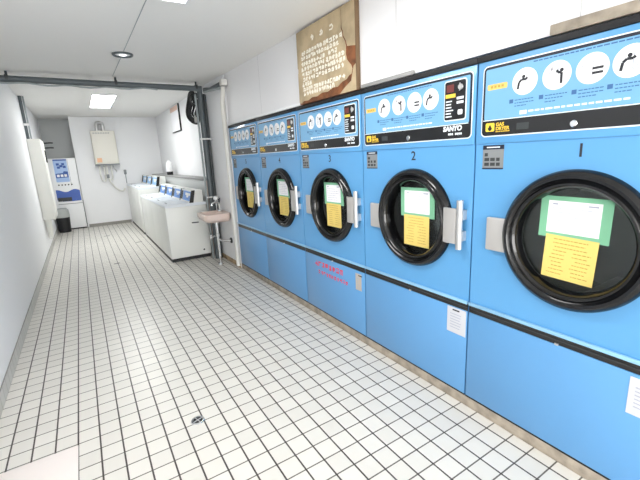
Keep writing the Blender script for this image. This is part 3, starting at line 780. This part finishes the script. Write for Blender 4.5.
# ------------------------------------------------------------------ water heater on the back wall
wh = empty('water_heater', (0.59, YB, 1.455), 'ivory gas water heater with flue and hoses on the back wall', 'water heater')
MB().box(-0.245, 0.245, -0.22, -0.002, 0.0, 0.75, 0.012, 3).build('case', m_heater, wh)
MB().box(-0.225, 0.225, -0.226, -0.2205, 0.03, 0.66, 0.003).build('front_cover', m_heater, wh)
MB().box(-0.20, -0.10, -0.229, -0.2262, 0.04, 0.14).build('orange_sticker', mat('sticker_peach', (232, 184, 148), 0.6), wh)
mb = MB()
for k in range(7): mb.box(-0.20 + k * 0.05, -0.165 + k * 0.05, -0.2240, -0.2206, 0.69, 0.705)
mb.build('vent_slots', m_grey_label, wh)
MB().box(-0.25, 0.25, -0.225, -0.002, -0.03, -0.0005, 0.004).build('bottom_plate', m_grey_label, wh)
mb = MB(); mb.tube([(-0.10, -0.11, 0.7505), (-0.10, -0.11, 0.88), (-0.08, -0.10, 0.925), (-0.03, -0.08, 0.94), (0.02, -0.05, 0.925), (0.03, -0.03, 0.88), (0.03, -0.03, 0.752)], 0.042, 14); mb.build('flue', m_steel, wh)
for pts, r, m, nm in (([(-0.17, -0.12, -0.031), (-0.18, -0.12, -0.25), (-0.15, -0.11, -0.38), (-0.10, -0.10, -0.40), (-0.07, -0.10, -0.30), (-0.08, -0.10, -0.031)], 0.019, m_cream, 'hose_loop'),
                      ([(-0.03, -0.12, -0.031), (-0.03, -0.12, -0.2), (0.0, -0.10, -0.42), (0.10, -0.08, -0.58), (0.18, -0.06, -0.64), (0.24, -0.05, -0.655), (0.28, -0.03, -0.63), (0.29, -0.015, -0.60)], 0.018, m_cream, 'drain_hose'),
                      ([(0.06, -0.12, -0.031), (0.07, -0.12, -0.30), (0.05, -0.10, -0.38), (0.0, -0.08, -0.36), (-0.02, -0.07, -0.28)], 0.019, m_cream, 'hose_loop'),
                      ([(0.11, -0.12, -0.031), (0.13, -0.11, -0.12), (0.17, -0.06, -0.17), (0.17, -0.004, -0.18)], 0.012, m_steel, 'gas_pipe')):
    mb = MB(); mb.tube(pts, r, 10); mb.build(nm, m, wh)
mb = MB(); mb.box(-0.06, 0.0, -0.15, -0.09, -0.33, -0.24, 0.008); mb.build('valve_block', m_grey_label, wh)
wt = empty('wall_tap', (0.945, YB, 1.25), 'small grey tap on the back wall right of the water heater', 'tap')
MB().box(-0.028, 0.028, -0.06, -0.001, -0.06, 0.05, 0.008).build('tap_head', m_grey_label, wt)
mb = MB(); mb.tube([(0, -0.025, -0.0605), (0, -0.025, -0.28)], 0.010, 10); mb.build('tap_pipe', m_pipe_light, wt)

# ------------------------------------------------------------------ ceiling lights
def ceiling_light(x0, x1, y0, y1, label, m):
    far = y0 > 5.46
    z = ZF if far else ceil_z((y0 + y1) / 2); ang = 0 if far else math.atan(0.0205)
    r = empty('ceiling_light', ((x0 + x1) / 2, (y0 + y1) / 2, z), label, 'light', 'flat fluorescent ceiling lights')
    r.rotation_euler = (ang, 0, 0)
    a, c = (x1 - x0) / 2, (y1 - y0) / 2
    mb = MB()
    for q in ((-a, -a + 0.012, -c, c), (a - 0.012, a, -c, c), (-a + 0.012, a - 0.012, -c, -c + 0.012), (-a + 0.012, a - 0.012, c - 0.012, c)): mb.box(q[0], q[1], q[2], q[3], -0.03, -0.001)
    mb.build('frame', m_white, r)
    MB().box(-a + 0.0125, a - 0.0125, -c + 0.0125, c - 0.0125, -0.028, -0.004).build('diffuser', m, r)
ceiling_light(0.350, 0.70, 7.12, 8.6, 'far square-looking bright ceiling light in front of the water heater', m_tube_far)
ceiling_light(0.42, 0.70, 1.1, 2.535, 'near bright ceiling light at the top edge above the dryers', m_tube)
dl = empty('round_ceiling_fitting', (0.50, 4.07, ceil_z(4.07)), 'round ceiling fitting with dark rim and bright middle, in front of the ceiling pipe', 'light')
mb = MB(); mb.lathe([(0.070, -0.003), (0.074, -0.016), (0.082, -0.018), (0.088, -0.012), (0.088, -0.002)], (0, 0, 0), 'z', 40); mb.build('rim', m_pipe, dl)
mb = MB(); mb.lathe([(0.0, -0.012), (0.05, -0.010), (0.067, -0.005)], (0, 0, 0), 'z', 40); mb.build('lens', m_white, dl)
mb = MB(); mb.lathe([(0.0, -0.0165), (0.026, -0.0150), (0.03, -0.0125)], (0, 0, 0), 'z', 24); mb.build('bulb', m_spot, dl)

# ------------------------------------------------------------------ floor items
fd = empty('floor_drain', (0.342, 1.952, 0), 'small round chrome drain set in the tiled floor', 'drain')
mb = MB(); mb.lathe([(0.026, 0.0012), (0.026, 0.003), (0.034, 0.004), (0.037, 0.0008)], (0, 0, 0), 'z', 32); mb.build('rim', m_chrome, fd)
mb = MB(); mb.lathe([(0.0, 0.0015), (0.026, 0.0015)], (0, 0, 0), 'z', 24); mb.build('dark_hole', m_bin, fd)
mb = MB()
for a in (0.3, 0.3 + math.pi / 2): mb.tube([(-0.026 * math.cos(a), -0.026 * math.sin(a), 0.003), (0.026 * math.cos(a), 0.026 * math.sin(a), 0.003)], 0.0025, 6)
mb.build('grate_bar', m_steel, fd)
tag(MB().box(XL + 0.01, TILE_X + 0.001, 1.3, 2.125, 0.0005, 0.006, 0.002).build('floor_cover_plate', m_plate), 'plain pinkish-white cover plate lying on the floor at the bottom left', 'cover plate')

for (x, y, a, L, t) in ((0.256, 6.155, 0.1, 0.075, 'nearest the camera, out in the middle'), (0.273, 8.8, 0.2, 0.10, 'nearest the water heater'), (0.733, 7.6, 0.15, 0.10, 'beside the washing machines')):
    o = MB().box(-L / 2, L / 2, -0.012, 0.012, 0.0005, 0.003).build('tile_chip', m_grey_dark); o.location = (x, y, 0); o.rotation_euler = (0, 0, a)
    tag(o, 'small dark chip lying on the tiled floor, ' + t, 'chip')
